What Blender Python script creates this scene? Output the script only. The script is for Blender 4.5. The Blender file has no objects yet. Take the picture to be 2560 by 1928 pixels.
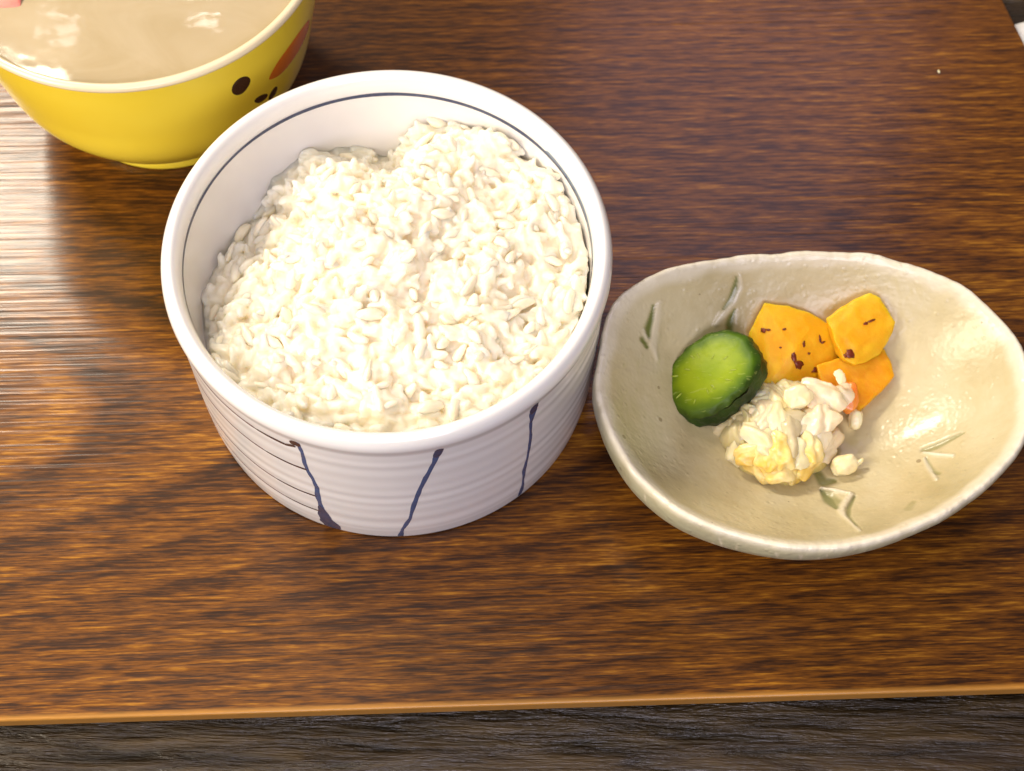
import bpy, bmesh, math, random
from mathutils import Vector, Matrix, noise
from mathutils.bvhtree import BVHTree
random.seed(7)
PI = math.pi
scene = bpy.context.scene
COL = scene.collection

# ------------------------------------------------------------------ camera
PITCH, ROLL, CAMH, FPX, IMW, IMH = 1.0731651, 0.0281109, 0.4051215, 3850.0, 2560.0, 1928.0
FWD = Vector((0, math.cos(PITCH), -math.sin(PITCH)))
_up = Vector((0, math.sin(PITCH), math.cos(PITCH)))
_rt = Vector((1, 0, 0))
CR = _rt*math.cos(ROLL) + _up*math.sin(ROLL)          # camera right
CU = -_rt*math.sin(ROLL) + _up*math.cos(ROLL)         # camera up
CO = Vector((0, 0, CAMH))
cd = bpy.data.cameras.new('camera'); cam = bpy.data.objects.new('camera', cd); COL.objects.link(cam)
M = Matrix(((CR.x, CU.x, -FWD.x, CO.x), (CR.y, CU.y, -FWD.y, CO.y), (CR.z, CU.z, -FWD.z, CO.z), (0, 0, 0, 1)))
cam.matrix_world = M
cd.sensor_width = 36; cd.lens = 36*FPX/IMW; cd.clip_start = 0.01; cd.clip_end = 50
cd.dof.use_dof = True; cd.dof.focus_distance = 0.405; cd.dof.aperture_fstop = 20.0
scene.camera = cam

# ------------------------------------------------------------------ room light
w = bpy.data.worlds.new('World'); scene.world = w; w.use_nodes = True
bg = w.node_tree.nodes['Background']; bg.inputs[0].default_value = (1.0, 0.82, 0.62, 1); bg.inputs[1].default_value = 0.17

def area(name, loc, target, sx, sy, power, col, spread=180):
    l = bpy.data.lights.new(name, 'AREA'); l.shape = 'RECTANGLE'; l.size = sx; l.size_y = sy
    l.energy = power; l.color = col; l.spread = math.radians(spread)
    o = bpy.data.objects.new(name, l); COL.objects.link(o); o.location = loc
    d = Vector(target) - Vector(loc); o.rotation_euler = d.to_track_quat('-Z', 'Y').to_euler()
    return o
area('key_lamp', (-.70, .980, 1.0), (-.70, .980, 0), .42, .13, 30, (1.0, .89, .72))
area('ceiling_lamp', (.24, 1.17, 1.15), (0, .2, 0), .42, .55, 2.8, (.86, .70, 1.0))
area('front_fill', (.1, -.75, .75), (0, .2, .03), .7, .5, 11, (.88, .83, 1.0))
area('overhead_lamp', (-.15, .05, 1.25), (0, .19, 0), 1.0, 1.0, 6, (1.0, .92, .80))
area('small_lamp', (-.345, 1.155, 1.0), (-.1, .3, 0), .03, .02, .06, (1.0, .95, .88))
area('small_lamp', (-.50, 1.115, 1.0), (-.1, .3, 0), .02, .03, .035, (1.0, .97, .93))
area('left_lamp', (-.44, .04, .31), (0, .19, 0), .26, .26, 3.9, (1.0, .88, .70))
scene.view_settings.view_transform = 'Standard'; scene.view_settings.look = 'None'
scene.view_settings.exposure = -0.42; scene.view_settings.gamma = 1.0

# ------------------------------------------------------------------ helpers
def at(u, v, z=0.0):
    d = FWD + CR*((u-IMW/2)/FPX) - CU*((v-IMH/2)/FPX)
    return CO + d*((z-CAMH)/d.z)
def at4(a, b, z):                       # dish measurements
    return at(1440+a*.50633, 580+b*.50633, z)
def ray(u, v):
    return (FWD + CR*((u-IMW/2)/FPX) - CU*((v-IMH/2)/FPX)).normalized()

def tag(o, label=None, cat=None, group=None, kind=None):
    if label: o['label'] = label
    if cat: o['category'] = cat
    if group: o['group'] = group
    if kind: o['kind'] = kind
    return o
def empty(name, loc, label, cat, group=None):
    o = bpy.data.objects.new(name, None); COL.objects.link(o); o.location = loc; o.empty_display_size = .01
    return tag(o, label, cat, group)
def link(name, me, mat=None, parent=None, smooth=True):
    o = bpy.data.objects.new(name, me); COL.objects.link(o)
    if mat:
        me.materials.clear()
        me.materials.append(mat)
    if smooth: me.polygons.foreach_set('use_smooth', [True]*len(me.polygons))
    if parent is not None:
        o.parent = parent; o.matrix_parent_inverse = Matrix.Translation(parent.location).inverted()
    return o
def mesh(name, V, F):
    me = bpy.data.meshes.new(name); me.from_pydata([tuple(v) for v in V], [], F); me.validate(); me.update()
    return me
def fixn(me):
    bm = bmesh.new(); bm.from_mesh(me); bmesh.ops.recalc_face_normals(bm, faces=bm.faces); bm.to_mesh(me); bm.free()
    return me
def baked(o):
    dg = bpy.context.evaluated_depsgraph_get(); dg.update()
    me = bpy.data.meshes.new_from_object(o.evaluated_get(dg)); o.modifiers.clear(); o.data = me
    me.polygons.foreach_set('use_smooth', [True]*len(me.polygons))
    return o
def lathe(name, prof, seg, cx, cy, closed=False):
    V, F = [], []
    n = len(prof)
    for i in range(seg):
        a = 2*PI*i/seg; c, s = math.cos(a), math.sin(a)
        for r, z in prof: V.append((cx+r*c, cy+r*s, z))
    for i in range(seg):
        j = (i+1) % seg
        for k in range(n-1):
            F.append((i*n+k, j*n+k, j*n+k+1, i*n+k+1))
    return fixn(mesh(name, V, F))
def lerp(x, xs, ys):
    if x <= xs[0]: return ys[0]
    for i in range(1, len(xs)):
        if x <= xs[i]:
            t = (x-xs[i-1])/(xs[i]-xs[i-1]); return ys[i-1]+(ys[i]-ys[i-1])*t
    return ys[-1]
def sm(a, b, x):
    t = max(0, min(1, (x-a)/(b-a))); return t*t*(3-2*t)
def fbm(p, sc, oct=3, seed=0.0):
    return noise.fractal(Vector(p)*sc + Vector((seed, seed*1.7, -seed)), 1.0, 2.0, oct)

# ------------------------------------------------------------------ materials
class NT:
    def __init__(s, name):
        s.m = bpy.data.materials.new(name); s.m.use_nodes = True; s.t = s.m.node_tree; s.n = s.t.nodes
        s.b = s.n['Principled BSDF']
    def node(s, typ, **kw):
        n = s.n.new(typ)
        for k, v in kw.items():
            if k.startswith('i_'): n.inputs[k[2:].replace('_', ' ')].default_value = v
            else: setattr(n, k, v)
        return n
    def l(s, a, b): s.t.links.new(a, b)
    def coord(s, scale=(1, 1, 1), rot=(0, 0, 0), src='Object', loc=(0, 0, 0)):
        tc = s.node('ShaderNodeTexCoord'); mp = s.node('ShaderNodeMapping')
        mp.inputs['Scale'].default_value = scale; mp.inputs['Rotation'].default_value = rot; mp.inputs['Location'].default_value = loc
        s.l(tc.outputs[src], mp.inputs[0]); return mp.outputs[0]
    def noise(s, vec, scale=5, detail=3, rough=.5, dist=0):
        n = s.node('ShaderNodeTexNoise'); n.inputs['Scale'].default_value = scale; n.inputs['Detail'].default_value = detail
        n.inputs['Roughness'].default_value = rough; n.inputs['Distortion'].default_value = dist
        s.l(vec, n.inputs['Vector']); return n.outputs['Fac']
    def math(s, op, a, b=None, clamp=False):
        n = s.node('ShaderNodeMath', operation=op); n.use_clamp = clamp
        for i, x in enumerate((a, b)):
            if x is None: continue
            if isinstance(x, (int, float)): n.inputs[i].default_value = x
            else: s.l(x, n.inputs[i])
        return n.outputs[0]
    def ramp(s, fac, stops, interp='LINEAR'):
        n = s.node('ShaderNodeValToRGB'); cr = n.color_ramp; cr.interpolation = interp
        while len(cr.elements) > 1: cr.elements.remove(cr.elements[-1])
        for i, (p, c) in enumerate(stops):
            e = cr.elements[0] if i == 0 else cr.elements.new(p)
            e.position = p; e.color = (*c, 1) if len(c) == 3 else c
        s.l(fac, n.inputs[0]); return n.outputs[0]
    def mix(s, fac, a, b, blend='MIX'):
        n = s.node('ShaderNodeMix', data_type='RGBA', blend_type=blend)
        for i, x in ((0, fac), (6, a), (7, b)):
            if isinstance(x, (int, float)): n.inputs[i].default_value = x
            elif isinstance(x, tuple): n.inputs[i].default_value = (*x, 1) if len(x) == 3 else x
            else: s.l(x, n.inputs[i])
        return n.outputs[2]
    def bump(s, h, strength=.3, dist=.001, normal=None):
        n = s.node('ShaderNodeBump'); n.inputs['Strength'].default_value = strength; n.inputs['Distance'].default_value = dist
        s.l(h, n.inputs['Height'])
        if normal is not None: s.l(normal, n.inputs['Normal'])
        return n.outputs[0]
    def set(s, **kw):
        names = dict(col='Base Color', rough='Roughness', spec='Specular IOR Level', coat='Coat Weight', coatr='Coat Roughness',
                     sss='Subsurface Weight', sssr='Subsurface Radius', ssss='Subsurface Scale', nrm='Normal', ior='IOR', trans='Transmission Weight',
                     coatn='Coat Normal', aniso='Anisotropic', sheen='Sheen Weight')
        for k, v in kw.items():
            i = s.b.inputs[names[k]]
            if hasattr(v, 'links') or isinstance(v, bpy.types.NodeSocket): s.l(v, i)
            elif isinstance(v, tuple) and len(v) == 3 and k in ('col',): i.default_value = (*v, 1)
            else: i.default_value = v
        return s.m

def mat_wood():
    s = NT('varnished_wood')
    tc = s.node('ShaderNodeTexCoord'); sep = s.node('ShaderNodeSeparateXYZ'); s.l(tc.outputs['Object'], sep.inputs[0])
    X, Y = sep.outputs[0], sep.outputs[1]
    lo = s.noise(s.coord((5, 13, 1)), 1, 3, .5)
    lo2 = s.noise(s.coord((14, 90, 1)), 1, 2, .5)
    # cathedral rings: x + c (y-y0)^2, disturbed
    dy = s.math('SUBTRACT', Y, GRAIN_Y0)
    par = s.math('MULTIPLY', s.math('MULTIPLY', dy, dy), 44.0)
    v = s.math('ADD', X, par)
    v = s.math('ADD', v, s.math('MULTIPLY', lo, .055)); v = s.math('ADD', v, s.math('MULTIPLY', lo2, .012))
    fr = s.math('FRACT', s.math('MULTIPLY', v, 18.0))
    ring = s.ramp(fr, [(0, (.05, .05, .05)), (.12, (.15, .15, .15)), (.40, (.60, .60, .60)), (.74, (1, 1, 1)), (.88, (.8, .8, .8)), (1, (.05, .05, .05))])
    # fade rings to an even tone toward the far side
    far = s.math('MULTIPLY', s.math('SUBTRACT', Y, FAR_Y), 9.0, clamp=True)
    ringf = s.mix(far, ring, (.45, .45, .45))
    # pores: short dashes along the grain
    p1 = s.noise(s.coord((95, 1250, 1)), 1, 3, .65, 0)
    p2 = s.noise(s.coord((26, 640, 1), loc=(3, 1, 0)), 1, 4, .62, 0)
    p3 = s.noise(s.coord((160, 2100, 1), loc=(1, 5, 0)), 1, 2, .5)
    pores = s.ramp(p1, [(.40, (0, 0, 0)), (.60, (1, 1, 1))])
    pores2 = s.ramp(p2, [(.36, (0, 0, 0)), (.62, (1, 1, 1))])
    pm = s.math('ADD', s.math('MULTIPLY', pores, .5), s.math('MULTIPLY', pores2, .5))
    near = s.math('SUBTRACT', 1.0, s.math('MULTIPLY', s.math('ABSOLUTE', s.math('ADD', dy, .01)), 16.0), clamp=True)
    rw = s.math('ADD', s.math('MULTIPLY', near, .20), .12)
    tone = s.math('ADD', s.math('MULTIPLY', s.math('SUBTRACT', ringf, .5), rw), s.math('ADD', s.math('MULTIPLY', pm, .42), .23))
    calm = s.math('MULTIPLY', s.math('SUBTRACT', Y, FAR_Y+.03), 7.0, clamp=True)
    tone = s.math('ADD', s.math('MULTIPLY', tone, s.math('SUBTRACT', 1.0, s.math('MULTIPLY', calm, .55))), s.math('MULTIPLY', calm, .20))
    tone = s.math('ADD', tone, s.math('MULTIPLY', s.math('SUBTRACT', p3, .5), .5))
    big = s.noise(s.coord((5, 9, 1), loc=(2, 2, 0)), 1, 2, .5)
    tone = s.math('ADD', tone, s.math('MULTIPLY', s.math('SUBTRACT', big, .5), .35))
    col = s.ramp(tone, [(.08, (.012, .005, .003)), (.32, (.043, .0140, .0030)), (.58, (.165, .056, .0045)), (.90, (.48, .215, .016))])
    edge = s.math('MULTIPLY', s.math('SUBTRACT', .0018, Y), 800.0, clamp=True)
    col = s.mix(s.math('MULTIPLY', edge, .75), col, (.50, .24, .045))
    h = s.math('ADD', s.math('MULTIPLY', p2, .9), s.math('MULTIPLY', p1, .5))
    b = s.bump(h, .45, .0005)
    pg = s.noise(s.coord((9, 480, 1), loc=(7, 1, 0)), 1, 3, .55, 0)
    b2 = s.bump(pg, .24, .0006)
    s.set(col=col, rough=.5, spec=.12, nrm=b, coat=.45, coatr=.19, coatn=b2)
    return s.m
def mat_table():
    s = NT('rough_dark_wood')
    R = (0, 0, math.radians(-13))
    v1 = s.noise(s.coord((30, 260, 60), R), 1, 5, .62, .6)
    v2 = s.noise(s.coord((70, 900, 100), R), 1, 3, .6, .3)
    col = s.ramp(v1, [(.3, (.008, .005, .0025)), (.5, (.032, .020, .009)), (.72, (.080, .052, .024))])
    h = s.math('ADD', v1, s.math('MULTIPLY', v2, .35))
    s.set(col=col, rough=.27, spec=.45, nrm=s.bump(h, .9, .0022))
    return s.m
def mat_porcelain():
    s = NT('white_porcelain')
    n = s.noise(s.coord((1, 1, 1)), 60, 3)
    col = s.mix(n, (.80, .785, .77), (.86, .85, .84))
    s.set(col=col, rough=.22, spec=.5, coat=.4, coatr=.06, sss=.08, sssr=(.004, .003, .002), ssss=1.0)
    return s.m
def mat_paint(name, c1, c2):
    s = NT(name)
    n = s.noise(s.coord((1, 1, 1)), 900, 2)
    s.set(col=s.mix(n, c1, c2), rough=.25, coat=.4, coatr=.1); return s.m
def mat_rice(name='cooked_rice', wt=.9, scl=1.3):
    s = NT(name)
    n = s.noise(s.coord((1, 1, 1)), 260, 3)
    col = s.mix(n, (.86, .765, .57), (.90, .84, .70))
    b = s.bump(s.noise(s.coord((1, 1, 1)), 900, 2), .25, .0004)
    s.set(col=col, rough=.36, spec=.6, sss=wt, sssr=(.0048, .0042, .0034), ssss=scl, nrm=b)
    return s.m
def mat_dish():
    s = NT('cream_stoneware_glaze')
    a = s.node('ShaderNodeVertexColor'); a.layer_name = 'tint'; sp = s.node('ShaderNodeSeparateColor'); s.l(a.outputs[0], sp.inputs[0])
    c0 = s.coord((1, 1, 1))
    n = s.noise(c0, 38, 4, .6)
    base = s.ramp(n, [(.3, (.46, .39, .21)), (.5, (.57, .49, .29)), (.7, (.63, .56, .37))])
    grn = s.mix(sp.outputs[0], base, (.15, .17, .04))       # pooled green glaze in the incised lines
    whi = s.mix(sp.outputs[1], grn, (.80, .74, .60))        # thin glaze on rim and ridges
    out = s.mix(sp.outputs[2], whi, (.44, .43, .28))        # outer wall glaze
    vo = s.node('ShaderNodeTexVoronoi'); vo.inputs['Scale'].default_value = 165; s.l(c0, vo.inputs['Vector'])
    rnd = s.node('ShaderNodeSeparateColor'); s.l(vo.outputs['Color'], rnd.inputs[0])
    sz = s.math('MULTIPLY', s.math('POWER', rnd.outputs[0], 6), .17)
    sk = s.math('LESS_THAN', vo.outputs['Distance'], sz)
    col = s.mix(s.math('MULTIPLY', sk, .55), out, (.16, .10, .04))
    vb = s.node('ShaderNodeTexVoronoi'); vb.inputs['Scale'].default_value = 520; s.l(c0, vb.inputs['Vector'])
    rb = s.node('ShaderNodeSeparateColor'); s.l(vb.outputs['Color'], rb.inputs[0])
    pit = s.math('MULTIPLY', s.math('GREATER_THAN', rb.outputs[1], .8), s.math('SUBTRACT', .45, vb.outputs['Distance'], clamp=True))
    h = s.math('ADD', s.math('ADD', s.math('MULTIPLY', s.noise(c0, 110, 3, .6), 1.6), s.math('MULTIPLY', s.noise(c0, 420, 2), .25)), s.math('MULTIPLY', pit, .7))
    b = s.bump(h, .45, .0011)
    s.set(col=col, rough=.30, spec=.45, coat=.22, coatr=.14, nrm=b)
    return s.m
def mat_plain(name, c1, c2, scale=80, rough=.35, **kw):
    s = NT(name); c0 = s.coord((1, 1, 1))
    n = s.noise(c0, scale, 4, .6)
    col = s.ramp(n, [(.35, c1), (.65, c2)])
    bmp = kw.pop('bmp', None)
    if bmp: kw['nrm'] = s.bump(s.noise(c0, bmp[0], 3), bmp[1], bmp[2])
    s.set(col=col, rough=rough, **kw); return s.m

# ------------------------------------------------------------------ setting: dark table and brown board
A0, A1 = at(0, 1803), at(2560, 1722)
BDIR = (A1-A0).normalized(); BN = Vector((-BDIR.y, BDIR.x, 0))
GRAIN_ORG = A0
def board_xy(p):
    d = p-A0; return d.dot(BDIR), d.dot(BN)
RX = board_xy(at(2507, 0))[0]
gy = board_xy(at(300, 1010))[1]; GRAIN_Y0 = gy
FAR_Y = board_xy(at(1280, 500))[1]

def rounded_slab(name, x0, x1, y0, y1, z0, z1, r, rc, nx=0):
    bm = bmesh.new()
    def ring(ins, z):
        vs = []
        for (cx, cy, a0) in ((x1-rc, y0+rc, -90), (x1-rc, y1-rc, 0), (x0+rc, y1-rc, 90), (x0+rc, y0+rc, 180)):
            for k in range(7):
                a = math.radians(a0+15*k); rr = rc-ins
                vs.append(bm.verts.new((cx+rr*math.cos(a), cy+rr*math.sin(a), z)))
        return vs
    rings = [ring(r, z0)]
    for k in range(5):
        a = k/4*PI/2; rings.append(ring(r*(1-math.sin(a)), z0+r*(1-math.cos(a))))
    for k in range(5):
        a = k/4*PI/2; rings.append(ring(r*(1-math.cos(a)), z1-r*(1-math.sin(a))))
    for a, b in zip(rings, rings[1:]):
        for i in range(len(a)):
            j = (i+1) % len(a); bm.faces.new((a[i], a[j], b[j], b[i]))
    bm.faces.new(rings[-1]); bm.faces.new(list(reversed(rings[0])))
    me = bpy.data.meshes.new(name); bm.to_mesh(me); bm.free(); return me
TZ = -0.0125
board = empty('wooden_board', A0, 'dark reddish brown varnished wooden board under the bowls and dish', 'serving board')
board.rotation_euler = (0, 0, math.atan2(BDIR.y, BDIR.x))
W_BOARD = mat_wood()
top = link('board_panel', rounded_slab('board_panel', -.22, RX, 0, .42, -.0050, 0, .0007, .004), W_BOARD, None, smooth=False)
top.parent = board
_pa, _pb = board_xy(at(2505, 0)), board_xy(at(2560, 110))
for v in top.data.vertices:           # the right side runs slantwise
    if v.co.x > RX-.02: v.co.x += (_pb[0]-_pa[0])/(_pa[1]-_pb[1])*(_pa[1]-v.co.y)
for yy in (.035, .36):
    rn = link('runner', rounded_slab('runner', -.20, RX-.02, yy, yy+.03, TZ+.0002, -.0056, .0008, .003), mat_plain('dark_runner', (.03, .015, .008), (.05, .025, .012)), None, smooth=False)
    rn.parent = board
# table: a sheet with carved, uneven grain
def table():
    V, F = [], []
    nx, ny = 420, 90
    xs = [-.26+.52*i/nx for i in range(nx+1)]; ys = [.045+.120*j/ny for j in range(ny+1)]
    ca, sa = math.cos(math.radians(13)), math.sin(math.radians(13))
    for j, y in enumerate(ys):
        for i, x in enumerate(xs):
            u = x*ca+y*sa; v = -x*sa+y*ca
            edge = min(sm(0, .02, x+.26), sm(0, .02, .26-x), sm(0, .02, y-.045), sm(0, .012, .165-y))
            n1 = noise.fractal(Vector((u*16, v*150, 3.3)), 1, 2, 3)
            n2 = noise.noise(Vector((u*45, v*520, 8.1)))
            n3 = sm(.05, .5, noise.noise(Vector((u*14, v*60, 5.5))))
            V.append((x, y, TZ-.0004+edge*(.0007*n1 - .0011*n3*sm(.05, .5, n2))))
    for j in range(ny):
        for i in range(nx):
            a = j*(nx+1)+i; F.append((a, a+1, a+nx+2, a+nx+1))
    n0 = len(V)
    B = [(-3, -2), (-.26, -2), (.26, -2), (3, -2), (-3, .045), (-.26, .045), (.26, .045), (3, .045), (-3, .165), (-.26, .165), (.26, .165), (3, .165), (-3, 4), (-.26, 4), (.26, 4), (3, 4)]
    for x, y in B: V.append((x, y, TZ-.0004))
    for r in range(3):
        for c in range(3):
            if r == 1 and c == 1: continue
            a = n0+r*4+c; F.append((a, a+1, a+5, a+4))
    return mesh('table', V, F)
t = link('table', table(), mat_table()); tag(t, kind='structure')

# ------------------------------------------------------------------ rice bowl
RCX, RCY, RH = -.0341205, .2269019, .0650508
def rib(z):
    e = sm(.006, .011, z)*(1-sm(.051, .056, z))
    return e*.00004*(math.sin(2*PI*(z-.0085)/.0057+.9*math.sin(z*230)) + .6*math.sin(2*PI*z/.0083+1.0))
def r_out(z):
    return lerp(z, [0, .0008, .006, .0085, .02, .045, .0565, .058, .0596], [.0545, .0570, .0577, .0579, .0584, .0588, .0590, .0593, .0597]) + rib(z)
def rice_bowl():
    P_ = []
    P_.append((.0, .0035)); P_.append((.044, .0035)); P_.append((.050, .0003)); P_.append((.0545, .0))
    n = 190
    for i in range(1, n+1):
        z = .0565*i/n; P_.append((r_out(z), z))
    # rounded lip
    lip = [(.0593, .0580), (.0597, .0596), (.0600, .0612), (.0597, .0628), (.0590, .0641), (.0581, .0649), (.0573, .0650), (.0565, .0647), (.0557, .0637), (.0551, .0622), (.0548, .0606), (.0547, .0590), (.0545, .056)]
    P_ += lip
    P_ += [(.0541, .050), (.0530, .040), (.0515, .028), (.048, .016), (.040, .009), (.025, .0062), (0.0, .006)]
    return P_
RB = empty('rice_bowl', (RCX, RCY, 0), 'white ribbed porcelain bowl with blue and brown painted lines, full of rice', 'bowl')
PORC = mat_porcelain()
link('bowl_body', lathe('bowl_body', rice_bowl(), 360, RCX, RCY), PORC, RB)
BLUE = mat_paint('cobalt_blue_paint', (.035, .070, .17), (.075, .125, .27))
BROWN = mat_paint('iron_brown_paint', (.045, .022, .022), (.09, .05, .045))
PALEBR = mat_paint('pale_brown_paint', (.17, .11, .11), (.25, .17, .17))
DARKBL = mat_paint('dark_blue_grey_paint', (.028, .038, .09), (.06, .08, .16))
def wall_stroke(name, pts, mat, parent, rf=r_out, cx=RCX, cy=RCY, off=.00006, sub=10, wob=.12):
    """pts: (theta deg, z, half width in m)"""
    L = []
    for (a, b) in zip(pts, pts[1:]):
        for k in range(sub): L.append(tuple(a[i]+(b[i]-a[i])*k/sub for i in range(3)))
    L.append(pts[-1]); R0 = .0585
    P2 = [(math.radians(t)*R0, z, w_) for t, z, w_ in L]
    V, F = [], []; n = len(P2); cross = 5
    for i, (s, z, w_) in enumerate(P2):
        a = P2[max(0, i-1)]; b = P2[min(n-1, i+1)]
        dx, dz = b[0]-a[0], b[1]-a[1]; l = math.hypot(dx, dz) or 1; nx_, nz = -dz/l, dx/l
        w2 = w_*(1+wob*2*noise.noise(Vector((i*.13, s*50, 1.0))))
        sh = w_*wob*noise.noise(Vector((i*.11, 5, s*30)))
        cap = math.sqrt(max(0, 1-max(0, (2-i)/2.2, (i-(n-3))/2.2)**2))
        for c in range(cross):
            f = (c/(cross-1)*2-1)*w2*cap+sh
            ss, zz = s+nx_*f, z+nz*f; th = ss/R0
            zz = max(zz, .0004)
            r = rf(zz)+off*(1 if 0 < c < cross-1 else .35); V.append((cx+r*math.cos(th), cy+r*math.sin(th), zz))
    for i in range(n-1):
        for c in range(cross-1):
            a = i*cross+c; F.append((a, a+1, a+cross+1, a+cross))
    return link(name, fixn(mesh(name, V, F)), mat, parent)
wall_stroke('painted_line', [(-109.5, .0570, .0006), (-109.0, .0535, .0007), (-108.7, .0510, .0006), (-108.8, .0448, .0006), (-108.5, .0403, .00055), (-107.7, .0361, .0006), (-107.0, .0305, .0007), (-107.5, .0238, .0008), (-107.3, .0193, .0007), (-107.0, .0120, .0008)], BLUE, RB)
wall_stroke('painted_blot', [(-111.4, .0548, .0009), (-110.0, .0558, .0016), (-109.2, .0545, .0010)], BROWN, RB, off=.00011)
wall_stroke('painted_blot', [(-107.5, .0180, .0007), (-107.2, .013, .0017), (-106.9, .0085, .0024), (-106.1, .0045, .0028), (-105.6, .0006, .0026)], DARKBL, RB, off=.00011)
for z, wd, m, t1 in ((.0526, .00062, BROWN, -122), (.0406, .00048, BROWN, -121), (.0240, .00042, BROWN, -120), (.0131, .00036, BROWN, -119)):
    wall_stroke('painted_line', [(-110.3 if z > .05 else (-108.6 if z > .03 else -107.8), z+(.0012 if z > .05 else 0), wd*1.3), (-113, z-.0002, wd), (t1, z, wd*.8)], m, RB, off=.00013)
    wall_stroke('painted_line', [(t1, z, wd*.8), (-128, z+.0004, wd*.7), (-136, z+.0006, wd*.5), (-150, z+.0006, wd*.3)], PALEBR, RB, off=.00013)
wall_stroke('painted_line', [(-73.8, .0572, .0011), (-74.6, .0540, .0009), (-75.4, .0501, .0006), (-77.9, .0419, .00080), (-79.6, .0343, .00055), (-81.3, .0263, .00075), (-82.9, .0158, .00055), (-85.3, .0080, .0007), (-86.4, .0006, .0009)], BLUE, RB, wob=.25)
wall_stroke('painted_blot', [(-73.6, .0578, .0010), (-74.3, .0552, .0012), (-74.9, .0528, .0008)], DARKBL, RB, off=.00011)
wall_stroke('painted_line', [(-46.9, .0570, .0009), (-47.6, .0540, .0012), (-48.1, .0478, .00055), (-47.75, .0397, .00065), (-48.1, .0295, .00055), (-49.3, .0201, .00065), (-49.1, .0100, .0005), (-49.4, .0006, .0008)], BLUE, RB, wob=.25)
wall_stroke('painted_blot', [(-46.8, .0577, .0009), (-47.4, .0555, .0014), (-47.8, .0528, .0008)], DARKBL, RB, off=.00011)
# further strokes of the pattern, round the far side
for t0 in (-12, 22, 60, 95, 130, 165):
    wall_stroke('painted_line', [(t0, .0555, .0010), (t0+1.5, .05, .0005), (t0-1, .038, .0006), (t0+2, .025, .0005), (t0, .0006, .0008)], BLUE, RB)
def inner_ring(name, a0, a1, z, hw, mat, off):
    V, F = [], []; n = 300
    for i in range(n+1):
        a = math.radians(a0+(a1-a0)*i/n); e = min(1, i/10, (n-i)/10) if a1-a0 < 350 else 1
        w_ = hw*e*(1+.25*noise.noise(Vector((math.cos(a)*4, math.sin(a)*4, z*100))))
        for c in range(4):
            zz = z+(c/3*2-1)*w_
            r = lerp(zz, [.050, .056, .059, .0606, .0622, .0637], [.0541, .0545, .0547, .0548, .0551, .0557])-off
            V.append((RCX+r*math.cos(a), RCY+r*math.sin(a), zz))
    for i in range(n):
        for c in range(3):
            a = i*4+c; F.append((a, a+1, a+5, a+4))
    return link(name, mesh(name, V, F), mat, RB)
inner_ring('painted_ring', 38, 398, .0588, .00062, DARKBL, .00009)
inner_ring('painted_ring', -6, 41, .0592, .0012, mat_paint('washed_blue_paint', (.10, .16, .27), (.20, .28, .38)), .00006)

# ------------------------------------------------------------------ rice
EDGE_T = [-180, -165, -150, -128, -109, -83, -55, -27, -14, 14, 36, 48, 55, 67, 80, 88, 96, 107, 112, 123, 135, 142, 155, 165, 180]
EDGE_Z = [.0400, .0430, .0490, .0540, .0560, .0560, .0560, .0560, .0560, .0575, .0550, .0520, .0565, .0530, .0505, .0430, .0370, .0425, .0460, .0440, .0455, .0370, .0360, .0360, .0400]
def rice_h(x, y):
    dx, dy = x-RCX, y-RCY; r = math.hypot(dx, dy)/.0535; th = math.degrees(math.atan2(dy, dx))
    ez = lerp(th, EDGE_T, EDGE_Z)
    k = sm(.25, 1, r)
    mid = .0590
    h = mid*(1-k)+ez*k
    h += .0036*noise.noise(Vector((x*75, y*75, 2.2))) + .0030*noise.noise(Vector((x*170, y*170, 7.7)))
    # a bay left open at the back and a hollow at the left
    return h
rice = empty('cooked_rice', (RCX, RCY, .05), 'heap of glossy cooked white rice filling the white ribbed bowl', 'rice')
RICE = mat_rice()
def grain_mesh(k):
    rr = random.Random(40+k)
    bm = bmesh.new(); bmesh.ops.create_uvsphere(bm, u_segments=12, v_segments=9, radius=1)
    L = rr.uniform(.0030, .0038); Wd = rr.uniform(.00135, .00165); H_ = Wd*rr.uniform(.78, .95); bend = rr.uniform(-.0006, .0006)
    for v in bm.verts:
        x, y, z = v.co.z, v.co.x, v.co.y       # poles along x
        tap = 1-.10*x*rr.choice((1, 1))
        v.co = Vector((x*L, y*Wd*tap+bend*(x*x), z*H_*tap))
        v.co += .00030*Vector((noise.noise(v.co*700), noise.noise(v.co*700+Vector((9, 0, 0))), noise.noise(v.co*700+Vector((0, 9, 0)))))
    me = bpy.data.meshes.new('rice_grain'); bm.to_mesh(me); bm.free()
    me.materials.append(RICE_ONE); me.polygons.foreach_set('use_smooth', [True]*len(me.polygons)); return me
RICE_ONE = mat_rice('rice_grain_skin', .9, .25)
GM = [grain_mesh(k) for k in range(6)]
grains = []
rr = random.Random(11)
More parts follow.
